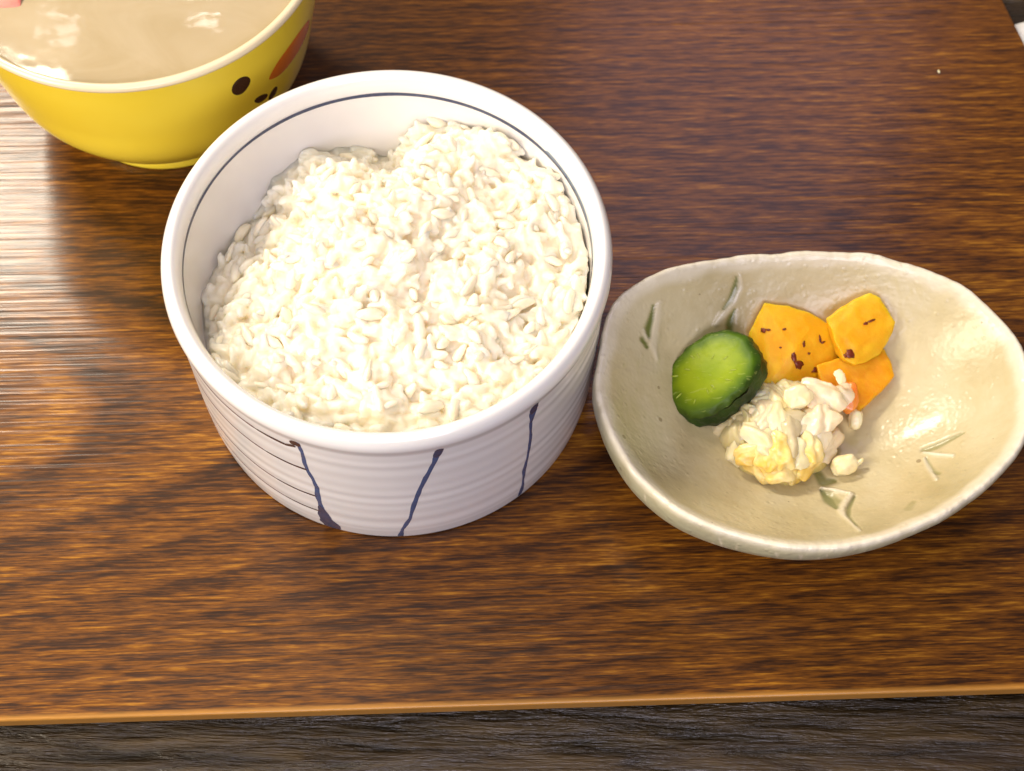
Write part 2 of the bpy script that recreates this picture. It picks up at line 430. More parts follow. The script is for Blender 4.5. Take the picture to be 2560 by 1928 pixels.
while len(grains) < 3600:
    a = rr.uniform(0, 2*PI); r = .0530*math.sqrt(rr.random()); x, y = RCX+r*math.cos(a), RCY+r*math.sin(a)
    dpt = rr.choice((0, 0, .001, .002, .0032, .0045)) + rr.uniform(-.0006, .0006)
    if dpt < .0005 and noise.noise(Vector((x*150, y*150, 4))) < -.22: dpt += .0024
    z = rice_h(x, y)-dpt-.0015
    yaw = rr.uniform(0, PI); 
    if r > .045: yaw = a+PI/2+rr.gauss(0, .5)
    q = Matrix.Rotation(yaw, 4, 'Z') @ Matrix.Rotation(rr.gauss(0, .38), 4, 'Y') @ Matrix.Rotation(rr.uniform(0, PI), 4, 'X')
    sc = rr.uniform(.85, 1.18)
    # stay inside the wall
    ax = q @ Vector((.0033, 0, 0)); 
    if max(math.hypot(x+ax.x-RCX, y+ax.y-RCY), math.hypot(x-ax.x-RCX, y-ax.y-RCY)) > (.0541 if z > .049 else (.0534 if z > .042 else .0522)): continue
    grains.append((dpt, Matrix.Translation((x, y, z)) @ q @ Matrix.Diagonal((sc, sc, sc, 1)), rr.randrange(6)))
grains.sort(key=lambda g: g[0])
tops, used = [], []
for g in grains:                                   # 300 of the uppermost, spread evenly
    p = g[1].translation
    if len(tops) < 130 and g[0] < .0026 and all((p-q_).length > .0052 for q_ in used):
        tops.append(g); used.append(p)
ts = set(id(g) for g in tops)
for g in tops:
    o = bpy.data.objects.new('rice_grain', GM[g[2]]); COL.objects.link(o)
    o.parent = rice; o.matrix_parent_inverse = Matrix.Translation(rice.location).inverted(); o.matrix_world = g[1]
    o.matrix_basis = g[1]
V, F = [], []
for g in grains:
    if id(g) in ts: continue
    me = GM[g[2]]; n0 = len(V)
    V += [g[1] @ v.co for v in me.vertices]; F += [tuple(n0+i for i in p.vertices) for p in me.polygons]
# the mass beneath, closed down to the bowl
n0 = len(V); NR, NA = 26, 120
for i in range(NR+1):
    for j in range(NA):
        r = .0536*(i/NR); a = 2*PI*j/NA; x, y = RCX+r*math.cos(a), RCY+r*math.sin(a); V.append(Vector((x, y, rice_h(x, y)-.0026)))
for j in range(NA):
    a = 2*PI*j/NA; V.append(Vector((RCX+.0500*math.cos(a), RCY+.0500*math.sin(a), .026)))
for i in range(NR+1):
    for j in range(NA):
        a = n0+i*NA+j; b = n0+i*NA+(j+1) % NA; F.append((a, b, b+NA, a+NA))
F.append(tuple(n0+(NR+1)*NA+j for j in range(NA)))
o = link('rice_grains', mesh('rice_grains', V, F), RICE, rice); tag(o, kind='stuff')
m_ = o.modifiers.new('r', 'REMESH'); m_.mode = 'VOXEL'; m_.voxel_size = .00034; m_.use_smooth_shade = True
m2 = o.modifiers.new('s', 'SMOOTH'); m2.factor = .5; m2.iterations = 9
baked(o); o.data.materials.clear(); o.data.materials.append(RICE)
for v in o.data.vertices:
    v.co += .00045*noise.noise_vector(v.co*420)

# ------------------------------------------------------------------ yellow bowl
YX, YY, YH = -.1162, .3289, .0692
YZ = [.0045, .009, .015, .025, .040, .055, .0692]; YR = [.0325, .0374, .0422, .0478, .0513, .0545, .0571]
def cat(x, xs, ys):
    i = max(0, min(len(xs)-2, next((k for k in range(len(xs)-1) if x <= xs[k+1]), len(xs)-2)))
    x0, x1 = xs[i], xs[i+1]; y0, y1 = ys[i], ys[i+1]
    m0 = (y1-ys[i-1])/(x1-xs[i-1]) if i > 0 else (y1-y0)/(x1-x0)
    m1 = (ys[i+2]-y0)/(xs[i+2]-x0) if i+2 < len(xs) else (y1-y0)/(x1-x0)
    h = x1-x0; t_ = (x-x0)/h
    return (2*t_**3-3*t_**2+1)*y0+(t_**3-2*t_**2+t_)*h*m0+(-2*t_**3+3*t_**2)*y1+(t_**3-t_**2)*h*m1
def ry(z): return cat(z, YZ, YR)
YB = empty('yellow_bowl', (YX, YY, 0), 'glossy yellow footed bowl with dark oval marks and orange stripe, holding soup', 'bowl')
pr = [(0, .003), (.0295, .003), (.030, .0), (.0330, .0), (.0334, .0008), (.0330, .0030), (.0325, .0045)]
for i in range(1, 41):
    z = .0045+(.0671-.0045)*i/40; pr.append((ry(z), z))
YEL = mat_plain('yellow_lacquer', (.95, .73, .04), (.97, .77, .06), 20, .28, coat=.4, coatr=.12)
CREAM = mat_plain('cream_inside', (.74, .62, .40), (.80, .69, .48), 20, .25, coat=.4)
link('bowl_body', lathe('yb', pr, 200, YX, YY), YEL, YB)
lipin = [(ry(.0671), .0671), (.0573, .0683), (.0568, .0692), (.0558, .0696), (.0549, .0692), (.0545, .0683), (.0541, .063), (.050, .040), (.042, .022), (.03, .012), (0, .010)]
link('bowl_lining', lathe('yl', lipin, 200, YX, YY), CREAM, YB)
# the printed marks: outlines measured on the side of the bowl
def hit_lathe(u, v, rf, cx, cy, z0, z1):
    d = ray(u, v); t_ = .15
    for k in range(6000):
        p = CO+d*t_
        if z0 < p.z < z1 and math.hypot(p.x-cx, p.y-cy) <= rf(p.z): return math.atan2(p.y-cy, p.x-cx), p.z
        t_ += .0001
    return None
def mark(name, px, mat, parent, off=.00012):
    H_ = [hit_lathe(u, v, ry, YX, YY, .005, .0671) for u, v in px]; H_ = [h for h in H_ if h]
    c = (sum(h[0] for h in H_)/len(H_), sum(h[1] for h in H_)/len(H_))
    # smooth closed outline (Chaikin), then a fan of rings
    P = H_
    for _ in range(3):
        Q = []
        for i in range(len(P)):
            a, b = P[i], P[(i+1) % len(P)]
            Q += [tuple(a[k]*.75+b[k]*.25 for k in (0, 1)), tuple(a[k]*.25+b[k]*.75 for k in (0, 1))]
        P = Q
    V, F = [], []; n = len(P); rings = 5
    for i in range(rings+1):
        f = i/rings
        for th, z in P:
            a, zz = c[0]+(th-c[0])*f, c[1]+(z-c[1])*f; r = ry(zz)+off*(1 if i < rings else .3); V.append((YX+r*math.cos(a), YY+r*math.sin(a), zz))
    for i in range(rings):
        for j in range(n):
            F.append((i*n+j, i*n+(j+1) % n, (i+1)*n+(j+1) % n, (i+1)*n+j))
    return link(name, fixn(mesh(name, V, F)), mat, parent)
PB = mat_paint('dark_brown_print', (.035, .015, .008), (.05, .022, .012))
PO = mat_paint('orange_print', (.72, .17, .012), (.76, .21, .02))
def z3(L): return [(380+a*.2713, 150+b*.2713) for a, b in L]
mark('printed_dot', z3([(895, 155), (912, 200), (860, 290), (800, 328), (738, 315), (732, 250), (780, 180), (845, 148)]), PB, YB)
mark('printed_mark', z3([(935, 385), (980, 405), (1055, 355), (1072, 312), (1025, 312), (960, 350)]), PB, YB)
mark('printed_mark', z3([(1068, 365), (1085, 380), (1140, 315), (1160, 250), (1135, 240), (1090, 300)]), PB, YB)
mark('printed_stripe', [(670, 197), (676, 200), (700, 188), (733, 148), (757, 108), (770, 75), (775, 48), (768, 52), (748, 78), (715, 125), (690, 160)], PO, YB)
# soup
def soup_mesh():
    V, F = [(YX, YY, 0)], []; nr, na = 60, 180; zs = .0655; R = .05445
    def hz(x, y): return zs+.00008*noise.noise(Vector((x*45, y*120, 1)))+.00002*noise.noise(Vector((x*420, y*420, 6)))
    V[0] = (YX, YY, hz(YX, YY))
    for i in range(1, nr+1):
        for j in range(na):
            r = R*i/nr; a = 2*PI*j/na; x, y = YX+r*math.cos(a), YY+r*math.sin(a)
            V.append((x, y, hz(x, y)+(.0004 if i == nr else 0)))
    for j in range(na): F.append((0, 1+j, 1+(j+1) % na))
    for i in range(nr-1):
        for j in range(na):
            a = 1+i*na+j; b = 1+i*na+(j+1) % na; F.append((a, a+na, b+na, b))
    return fixn(mesh('soup', V, F))
s_ = NT('cloudy_broth'); n_ = s_.noise(s_.coord((1, 1.6, 1)), 34, 5, .6, 1.2)
s_.set(col=s_.ramp(n_, [(.25, (.42, .33, .19)), (.5, (.46, .37, .23)), (.75, (.49, .40, .26))]), rough=.06, spec=.5, sss=.3, sssr=(.004, .003, .002), ssss=1.0, ior=1.34)
so = link('miso_soup', soup_mesh(), s_.m); tag(so, 'pale cloudy tan soup filling the yellow bowl nearly to its rim', 'soup')

exec_parts = None
# ------------------------------------------------------------------ stoneware dish
DCX, DCY = .0875, .2025
OUT4_FAR = [(350, 210), (520, 165), (700, 130), (950, 105), (1200, 90), (1500, 112), (1700, 165), (1850, 225), (2000, 310), (2150, 460), (2212, 560)]
IN4 = [(240, 290), (170, 440), (130, 560), (120, 700), (170, 900), (280, 1120), (450, 1310), (700, 1430), (1000, 1510), (1200, 1530), (1450, 1490), (1700, 1400), (2000, 1210), (2212, 950)]
DZ = .0355; LIPW = .0028
pts = []
for a, b in OUT4_FAR:
    p = at4(a, b, DZ); pts.append((math.atan2(p.y-DCY, p.x-DCX), math.hypot(p.x-DCX, p.y-DCY)))
for a, b in IN4:
    p = at4(a, b, DZ); pts.append((math.atan2(p.y-DCY, p.x-DCX), math.hypot(p.x-DCX, p.y-DCY)+LIPW*.9))
pts.sort()
TH = [p[0] for p in pts]; RD = [p[1] for p in pts]
TH = [TH[-1]-2*PI]+TH+[TH[0]+2*PI]; RD = [RD[-1]]+RD+[RD[0]]
ROUT = []
for i in range(360):
    acc = ww = 0
    for k in range(-7, 8):
        a = math.radians(i-180+k*1.6); a = (a+PI) % (2*PI)-PI; g = math.exp(-(k/4)**2)
        acc += g*lerp(a, TH, RD); ww += g
    ROUT.append(acc/ww)
for i in range(360):          # stands clear of the rice bowl
    a = math.radians(i-180)
    while math.hypot(DCX+ROUT[i]*math.cos(a)-RCX, DCY+ROUT[i]*math.sin(a)-RCY) < .0598: ROUT[i] -= .0001
ROUT = [sum(ROUT[(i+k) % 360]*math.exp(-(k/7)**2) for k in range(-16, 17))/sum(math.exp(-(k/7)**2) for k in range(-16, 17)) for i in range(360)]
def dro(a):
    f = (math.degrees(a)+180) % 360; i = int(f) % 360; t_ = f-int(f); return ROUT[i]*(1-t_)+ROUT[(i+1) % 360]*t_
DF = .0085
def dish_z(x, y):
    dx, dy = x-DCX, y-DCY; a = math.atan2(dy, dx); r = math.hypot(dx, dy); s = min(1, r/(dro(a)-LIPW))
    z = DF+(DZ-.0012-DF)*(s**2.5)
    z += .0006*noise.noise(Vector((x*55, y*55, 1)))*(1-s**4)
    return z
def hit_dish(u, v):
    d = ray(u, v); t_ = .2
    for k in range(3000):
        p = CO+d*t_
        if p.z <= dish_z(p.x, p.y): return p
        t_ += .0001
    return CO+d*t_
# incised lines: (polyline in dish measurements, half width m, depth m, green, white)
c4 = 520/2212/.50633     # from the upper-left detail view
def zz4(L, ox, oy, s): return [((ox-1440+a*s)/.50633, (oy-580+b*s)/.50633) for a, b in L]
ULs = 520/2212; LRs = 580/2212
INC = []
def inc(L, wd, dep, g, wt): INC.append(([hit_dish(1440+a*.50633, 580+b*.50633) for a, b in L], wd, dep, g, wt))
inc(zz4([(1625, 390), (1605, 520), (1560, 640), (1480, 740)], 1460, 600, ULs), [.0003, .0010, .0008, .0003], .0006, .9, 0)
inc(zz4([(1660, 400), (1660, 520), (1600, 640), (1500, 780), (1400, 900)], 1460, 600, ULs), [.0005, .0009, .0009, .0008, .0005], -.0005, 0, .45)
inc(zz4([(1600, 740), (1560, 830), (1545, 900), (1550, 1010)], 1460, 600, ULs), [.0003, .0009, .0011, .0008], .0006, .95, 0)
inc(zz4([(735, 700), (715, 830), (680, 950), (690, 1040)], 1460, 600, ULs), [.0003, .0008, .0010, .0005], .0006, 1.0, 0)
inc(zz4([(810, 660), (780, 820), (760, 980), (740, 1130), (780, 1280)], 1460, 600, ULs), [.0004, .0010, .0011, .0010, .0004], -.0006, 0, .35)
inc(zz4([(620, 1060), (665, 1130)], 1460, 600, ULs), [.0008, .0007], .0004, 1.0, 0)
inc(zz4([(630, 960), (660, 1030), (700, 1060)], 1460, 600, ULs), [.0003, .0004, .0003], -.0003, 0, .6)
# lower sprig
inc(zz4([(250, 700), (300, 780), (400, 770)], 1980, 1000, LRs), [.0012, .0016, .0008], .0004, .75, 0)
inc(zz4([(290, 860), (360, 950), (430, 1030)], 1980, 1000, LRs), [.0006, .0017, .0006], .0007, .8, 0)
inc(zz4([(360, 900), (420, 960)], 1980, 1000, LRs), [.0012, .0014], .0005, .55, 0)
inc(zz4([(280, 840), (400, 860), (540, 890)], 1980, 1000, LRs), [.0004, .0006, .0005], -.0006, 0, .8)
inc(zz4([(560, 900), (500, 980), (460, 1060), (560, 1170), (640, 1250)], 1980, 1000, LRs), [.0007, .0008, .0009, .0006, .0004], -.0006, 0, .6)
inc(zz4([(600, 920), (545, 1030), (535, 1110), (620, 1200)], 1980, 1000, LRs), [.0003, .0005, .0006, .0003], .0005, .7, 0)
# right sprig
inc(zz4([(1270, 480), (1380, 440), (1560, 350), (1640, 310)], 1980, 1000, LRs), [.0009, .0010, .0006, .0003], .0006, .55, 0)
inc(zz4([(1260, 500), (1350, 520), (1520, 535)], 1980, 1000, LRs), [.0005, .0005, .0005], -.0006, 0, .9)
inc(zz4([(1280, 560), (1340, 680), (1400, 700)], 1980, 1000, LRs), [.0004, .0008, .0006], .0005, .5, 0)
inc(zz4([(1260, 560), (1310, 660), (1370, 760)], 1980, 1000, LRs), [.0004, .0006, .0004], -.0005, 0, .6)
inc(zz4([(1160, 970), (1110, 1040)], 1980, 1000, LRs), [.0006, .0010], .0002, .35, 0)
def inc_eval(x, y):
    h = g = wt = 0
    for P, wd, dep, gg, w2 in INC:
        # quick reject
        bd = 1e9; bw = 0
        for k in range(len(P)-1):
            ax, ay, bx, by = P[k].x, P[k].y, P[k+1].x, P[k+1].y
            if min(ax, bx)-.004 > x or max(ax, bx)+.004 < x or min(ay, by)-.004 > y or max(ay, by)+.004 < y: continue
            ux, uy = bx-ax, by-ay; L = ux*ux+uy*uy; t_ = max(0, min(1, ((x-ax)*ux+(y-ay)*uy)/L))
            d = math.hypot(x-ax-ux*t_, y-ay-uy*t_); w_ = (wd[k]+(wd[k+1]-wd[k])*t_)*1.2
            if d/w_ < bd: bd = d/w_; bw = w_
        if bd < 2:
            f = 1-sm(.35, 1.5, bd); h -= dep*f; g = max(g, gg*(1-sm(.45, 1.25, bd))); wt = max(wt, w2*(1-sm(.3, 1.3, bd)))
    return h, g, wt
def dish():
    NA = 520; V, C = [], []
    def add(x, y, z, c): V.append((x, y, z)); C.append(c)
    rows = []
    NI = 190
    for i in range(1, NI+1):
        s = (i/NI)
        row = []
        for j in range(NA):
            a = -PI+2*PI*j/NA; ri = dro(a)-LIPW; r = ri*s; x, y = DCX+r*math.cos(a), DCY+r*math.sin(a)
            h, g, wt = inc_eval(x, y)
            z = dish_z(x, y)+h
            z -= .00035*sm(.94, 1, s)*0
            row.append(len(V)); add(x, y, z, (g, max(wt, .75*sm(.955, 1.0, s+.02*noise.noise(Vector((x*150, y*150, 3))))), 0))
        rows.append(row)
    # lip and outside: (offset from outer radius, z, white, outer-glaze)
    prof = [(-.0023, DZ-.0008, .8, 0), (-.0018, DZ-.0003, .85, 0), (-.0012, DZ-.0001, .9, 0), (-.0006, DZ-.0003, .9, 0), (-.0002, DZ-.0009, .75, .1), (.0001, DZ-.0017, .25, .6),
            (.0002, DZ-.0030, .05, .95), (.0001, DZ-.0046, .0, 1), (-.0004, DZ-.0062, .15, .8), (-.0016, DZ-.0080, .35, .5), (-.005, DZ-.0115, .2, .8), (-.013, DZ-.0235, 0, 1), (-.024, DZ-.0285, 0, 1), (-.034, .0045, 0, 1), (-.036, .0004, 0, 1), (-.041, .0004, 0, 1), (-.042, .004, 0, 1)]
    for off, z, wt, og in prof:
        row = []
        for j in range(NA):
            a = -PI+2*PI*j/NA; R = dro(a); n1 = noise.noise(Vector((math.cos(a)*5, math.sin(a)*5, z*30))); n2 = noise.noise(Vector((math.cos(a)*22, math.sin(a)*22, z*140)))
            n3 = noise.noise(Vector((math.cos(a)*60, math.sin(a)*60, z*300)))
            low = 0 if z > .006 else 1
            rr_ = R+off*(1 if off > -.02 else R/.06)+(0 if low else .0005*n1+.00010*n2)
            zz = z+(0 if low else .00014*n2+.0006*n1)
            if z < DZ-.0025 and z > .01:      # thickness of the wall swells and shrinks
                zz += .0010*math.sin(a*1+2.2)*(1 if z < DZ-.004 else .5)
            if z < DZ-.0012 and z > .006: zz = DZ-(DZ-zz)*(1+.55*max(0, math.cos(a-math.radians(205)))) if DZ-z < .013 else zz
            x, y = DCX+rr_*math.cos(a), DCY+rr_*math.sin(a)
            chip = sm(.25, .5, n3)*.7 if z < DZ-.002 else 0
            row.append(len(V)); add(x, y, zz, (0, max(0, min(1, wt+.35*n2+chip)), max(0, og-chip)))
        rows.append(row)
    ctr = len(V); add(DCX, DCY, dish_z(DCX, DCY), (0, 0, 0))
    ctb = len(V); add(DCX, DCY, .004, (0, 0, 1))
    F = []
    for j in range(NA): F.append((ctr, rows[0][j], rows[0][(j+1) % NA])); F.append((ctb, rows[-1][(j+1) % NA], rows[-1][j]))
    for a, b in zip(rows, rows[1:]):
        for j in range(NA): F.append((a[j], b[j], b[(j+1) % NA], a[(j+1) % NA]))
    me = mesh('stoneware_dish', V, F)
    ca = me.color_attributes.new('tint', 'FLOAT_COLOR', 'POINT')
    flat = []
    for c in C: flat += [c[0], c[1], c[2], 1.0]
    ca.data.foreach_set('color', flat)
    return fixn(me)
DISH = link('pickle_dish', dish(), mat_dish())
tag(DISH, 'cream stoneware oval dish with uneven rim and green incised sprigs, holding the pickles', 'dish')
FLR = lambda u4, v4: hit_dish(1440+u4*.50633, 580+v4*.50633)

# ------------------------------------------------------------------ cucumber slice
def cucumber():
    c = at4(658, 688, .0235)
    n = (-FWD*.84 + CR*(-.40) + CU*(.38)).normalized()
    e1 = (CR*math.cos(math.radians(36))+CU*math.sin(math.radians(36))); e1 = (e1-n*e1.dot(n)).normalized(); e2 = n.cross(e1)
    NA = 144
    def rad(a, dep):
        A_, B_ = .0146, .0113
        ex = 2.35
        r = (abs(math.cos(a)/A_)**ex+abs(math.sin(a)/B_)**ex)**(-1/ex)
        r *= 1+.012*math.sin(9*a+.6)+.007*math.sin(14*a)
        return r
    # (radius fraction, height)
    face = [(f, .0009*(1-f*f)-.0002) for f in [i/26 for i in range(1, 24)]]+[(.91, -.00025), (.945, -.0006), (.975, -.0011)]
    side = [(1.0, -.0019), (1.02, -.0030), (1.035, -.0042), (1.04, -.0054), (1.03, -.0068), (1.00, -.0082), (.95, -.0096), (.84, -.0107), (.6, -.0111), (.2, -.0112)]
    def build(lst, skin):
        V, F, C = [], [], []
        for f, h in lst:
            for j in range(NA):
                a = 2*PI*j/NA; r = rad(a, h)*f
                p = c+e1*(r*math.cos(a))+e2*(r*math.sin(a))+n*h
                out = (e1*math.cos(a)+e2*math.sin(a))
                k = .00055*noise.noise(p*420)+.00030*noise.noise(p*900) if f > .93 else .00018*noise.noise(p*160)
                if skin:
                    k += .0009*max(0, noise.noise(p*240+Vector((5, 0, 0)))-.12)
                    p = p+out*k
                    # ridges along the fruit, darker/lighter
                    g = .5+.5*math.sin(7*a+1)+.6*noise.noise(p*190)
                    C.append((max(0, min(1, g*.5)), 0, 0, 1))
                else:
                    p = p+(n if f < .93 else out)*k
                    t_ = f+.05*noise.noise(Vector((a*3, f*4, 2)))
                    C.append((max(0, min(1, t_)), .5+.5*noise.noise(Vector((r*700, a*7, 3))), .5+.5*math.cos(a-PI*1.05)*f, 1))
                V.append(p)
        for i in range(len(lst)-1):
            for j in range(NA):
                F.append((i*NA+j, i*NA+(j+1) % NA, (i+1)*NA+(j+1) % NA, (i+1)*NA+j))
        k = len(V)
        V.append(c+n*(lst[0][1] if not skin else lst[-1][1])); C.append((0, .5, .5, 1) if not skin else (0, 0, 0, 1))
        base = 0 if not skin else (len(lst)-1)*NA
        for j in range(NA): F.append((k, base+j, base+(j+1) % NA))
        me = mesh('cucumber', V, F); ca = me.color_attributes.new('tint', 'FLOAT_COLOR', 'POINT'); fl = []
        for q in C: fl += list(q)
        ca.data.foreach_set('color', fl); return fixn(me)
    root = empty('cucumber_slice', c-n*.013, 'thick slice of green pickled cucumber with dark warty skin leaning in the dish', 'pickled cucumber')
    s = NT('cucumber_flesh'); a = s.node('ShaderNodeVertexColor'); a.layer_name = 'tint'; sp = s.node('ShaderNodeSeparateColor'); s.l(a.outputs[0], sp.inputs[0])
    nz = s.noise(s.coord((1, 1, 1)), 300, 3)
    t_ = s.math('ADD', sp.outputs[0], s.math('MULTIPLY', s.math('SUBTRACT', nz, .5), .16))
    col = s.ramp(t_, [(0, (.28, .42, .002)), (.40, (.36, .48, .003)), (.60, (.30, .42, .003)), (.80, (.11, .21, .003)), (.93, (.055, .12, .006)), (1, (.025, .055, .006))])
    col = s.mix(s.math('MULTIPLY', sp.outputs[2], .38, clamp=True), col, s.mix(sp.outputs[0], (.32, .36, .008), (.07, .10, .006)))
    sd = s.ramp(s.noise(s.coord((420, 1300, 420)), 1, 1, .5), [(.66, (0, 0, 0)), (.70, (1, 1, 1))])
    col = s.mix(s.math('MULTIPLY', sd, .22), col, (.55, .62, .16))
    b = s.bump(s.math('ADD', s.noise(s.coord((1, 1, 1)), 240, 2), s.math('MULTIPLY', sd, .5)), .3, .0006)
    s.set(col=col, rough=.42, spec=.22, sss=.35, sssr=(.003, .003, .001), ssss=1.0, nrm=b)
    link('flesh', build(face+[side[0]], False), s.m, root)
    k = NT('cucumber_skin'); a = k.node('ShaderNodeVertexColor'); a.layer_name = 'tint'; sp = k.node('ShaderNodeSeparateColor'); k.l(a.outputs[0], sp.inputs[0])
    col = k.ramp(sp.outputs[0], [(0, (.008, .024, .004)), (.5, (.022, .055, .006)), (1, (.07, .12, .012))])
    k.set(col=col, rough=.38, spec=.25, nrm=k.bump(k.noise(k.coord((1, 1, 1)), 700, 3), .5, .0006))
    link('skin', build(side, True), k.m, root)
    sm_ = mat_plain('cucumber_seed', (.34, .44, .03), (.40, .50, .06), 400, .3, sss=.4, sssr=(.002, .002, .001), ssss=1.0)
    rs = random.Random(3)
    for q in range(12):
        a = 2*PI*q/12+rs.uniform(-.15, .15); f = rs.uniform(.38, .66); r = rad(a, 0)*f
        p = c+e1*(r*math.cos(a)-.0018)+e2*(r*math.sin(a)+.0004)+n*(.0009*(1-f*f)-.00022)
        o1 = (e1*math.cos(a+rs.uniform(-.3, .3))+e2*math.sin(a)).normalized(); o2 = n.cross(o1)
        bm = bmesh.new(); bmesh.ops.create_icosphere(bm, subdivisions=2, radius=1)
        l1, l2 = rs.uniform(.0007, .0013), rs.uniform(.00016, .00030)
        for v in bm.verts: v.co = p+o1*(v.co.x*l1)+o2*(v.co.y*l2*(1-.4*v.co.x))+n*(v.co.z*.00030)
        me = bpy.data.meshes.new('seed'); bm.to_mesh(me); bm.free(); link('seed', me, sm_, root)
cucumber()

# ------------------------------------------------------------------ yellow radish pieces
def hull_piece(name, P, mat, parent, bev=.0005, dis=.00035, seed=0):
    bm = bmesh.new()
    for p in P: bm.verts.new(p)
    r = bmesh.ops.convex_hull(bm, input=bm.verts[:])
    bmesh.ops.delete(bm, geom=[g for g in r['geom_interior'] if isinstance(g, bmesh.types.BMVert)], context='VERTS')
    bmesh.ops.triangulate(bm, faces=bm.faces[:])
    me = bpy.data.meshes.new(name); bm.to_mesh(me); bm.free()
    o = link(name, me, mat, parent)
    m = o.modifiers.new('r', 'REMESH'); m.mode = 'VOXEL'; m.voxel_size = .0003
    m = o.modifiers.new('s', 'SMOOTH'); m.iterations = 3
    baked(o)
    for v in o.data.vertices:
        q = v.co; v.co = q+dis*Vector((noise.noise(q*300+Vector((seed, 0, 0))), noise.noise(q*300+Vector((0, seed, 7))), noise.noise(q*300+Vector((7, 0, seed)))))
    o.data.materials.clear(); o.data.materials.append(mat)
    return o
def radish_mat(name, a, b):
    s = NT(name); c0 = s.coord((1, 1, 1)); n = s.noise(c0, 140, 4, .6)
    s.set(col=s.ramp(n, [(.35, a), (.65, b)]), rough=.42, spec=.32, sss=.85, sssr=(.007, .0035, .0008), ssss=1.0, nrm=s.bump(s.noise(c0, 380, 3), .35, .0006)); return s.m
RM = radish_mat('yellow_radish', (.84, .40, .006), (.90, .50, .02)); RM2 = radish_mat('amber_radish', (.74, .30, .004), (.82, .40, .010))
FLK = mat_plain('chilli_flake', (.10, .012, .004), (.22, .035, .008), 600, .3)
def drop(P, zf):          # lower copies of the points to close the piece
    return [Vector((p.x, p.y, zf)) for p in P]
def radish(label, pts, zlow, mat, seed, flakes):
    T = []
    for a, b, z in pts:                       # keep the piece above the sloping wall
        while z < dish_z(at4(a, b, z).x, at4(a, b, z).y)+.0030: z += .0004
        T.append(at4(a, b, z))
    c = sum(T, Vector())/len(T)
    root = empty('radish_piece', (c.x, c.y, zlow), label, 'pickled radish', 'yellow pickled radish pieces')
    B = [Vector((c.x+(p.x-c.x)*.9, c.y+(p.y-c.y)*.9, zlow)) for p in T]
    o = hull_piece('radish_flesh', T+B, mat, root, seed=seed)
    bv = BVHTree.FromPolygons([v.co for v in o.data.vertices], [p.vertices for p in o.data.polygons])
    for (a, b, la, lb, rot) in flakes:
        d = ray(1440+a*.50633, 580+b*.50633); loc, nrm, _, _ = bv.ray_cast(CO, d)
        if loc is None: continue
        e1 = (CR*math.cos(rot)+CU*math.sin(rot)); e1 = (e1-nrm*e1.dot(nrm)).normalized(); e2 = nrm.cross(e1)
        bm = bmesh.new(); bmesh.ops.create_icosphere(bm, subdivisions=2, radius=1)
        for v in bm.verts:
            q = v.co; k = 1+.85*noise.noise(q*1.7+Vector((a, b, 0))*.13)
            v.co = loc+(e1*q.x*la+e2*q.y*lb)*k+nrm*(q.z*.00022+.00008)
        me = bpy.data.meshes.new('chilli_flake'); bm.to_mesh(me); bm.free(); link('chilli_flake', me, FLK, root)
K = .50633/8870   # metres per unit of the dish measurements
radish('pale yellow radish chunk with a folded edge between the cucumber and the other radish pieces',
       [(926, 350, .0210), (1050, 362, .0225), (1165, 402, .0235), (1258, 462, .0205), (1318, 560, .0165), (1285, 660, .0140), (1180, 740, .0135), (1050, 760, .0165), (935, 770, .0165), (905, 640, .0175), (855, 500, .0150), (1160, 470, .0240), (1080, 590, .0225), (985, 660, .0195)],
       .0105, RM, 3, [(925, 487, 14*K, 13*K, .2), (950, 484, 10*K, 6*K, 0), (1028, 480, 9*K, 6*K, .4), (1125, 555, 8*K, 14*K, 0), (1205, 530, 7*K, 17*K, .2), (1220, 545, 12*K, 6*K, .3), (1078, 625, 14*K, 26*K, .2), (1098, 655, 24*K, 20*K, -.9), (1150, 600, 9*K, 6*K, 0), (1010, 570, 7*K, 5*K, 0), (1180, 684, 18*K, 12*K, .2)])
radish('amber yellow radish slab lying half under the topmost radish piece, behind the cabbage',
       [(1185, 655, .0185), (1290, 625, .0190), (1400, 600, .0185), (1525, 575, .0165), (1552, 640, .0155), (1578, 705, .0145), (1500, 795, .0140), (1400, 885, .0140), (1340, 870, .0145), (1230, 780, .0165)],
       .0095, RM2, 9, [])
radish('bright yellow topmost radish piece with a dark red chilli flake at its lower edge',
       [(1238, 425, .0255), (1320, 360, .0262), (1400, 322, .0265), (1452, 296, .0265), (1500, 322, .0255), (1580, 440, .0225), (1562, 500, .0215), (1525, 570, .0205), (1500, 605, .0200), (1430, 645, .0200), (1370, 657, .0205), (1318, 620, .0222), (1288, 560, .0240), (1268, 500, .0250)],
       .0185, RM, 17, [(1430, 452, 12*K, 7*K, .3), (1455, 440, 20*K, 6*K, .35), (1352, 606, 24*K, 26*K, .9), (1328, 612, 6*K, 13*K, .6), (1275, 583, 16*K, 10*K, 0)])

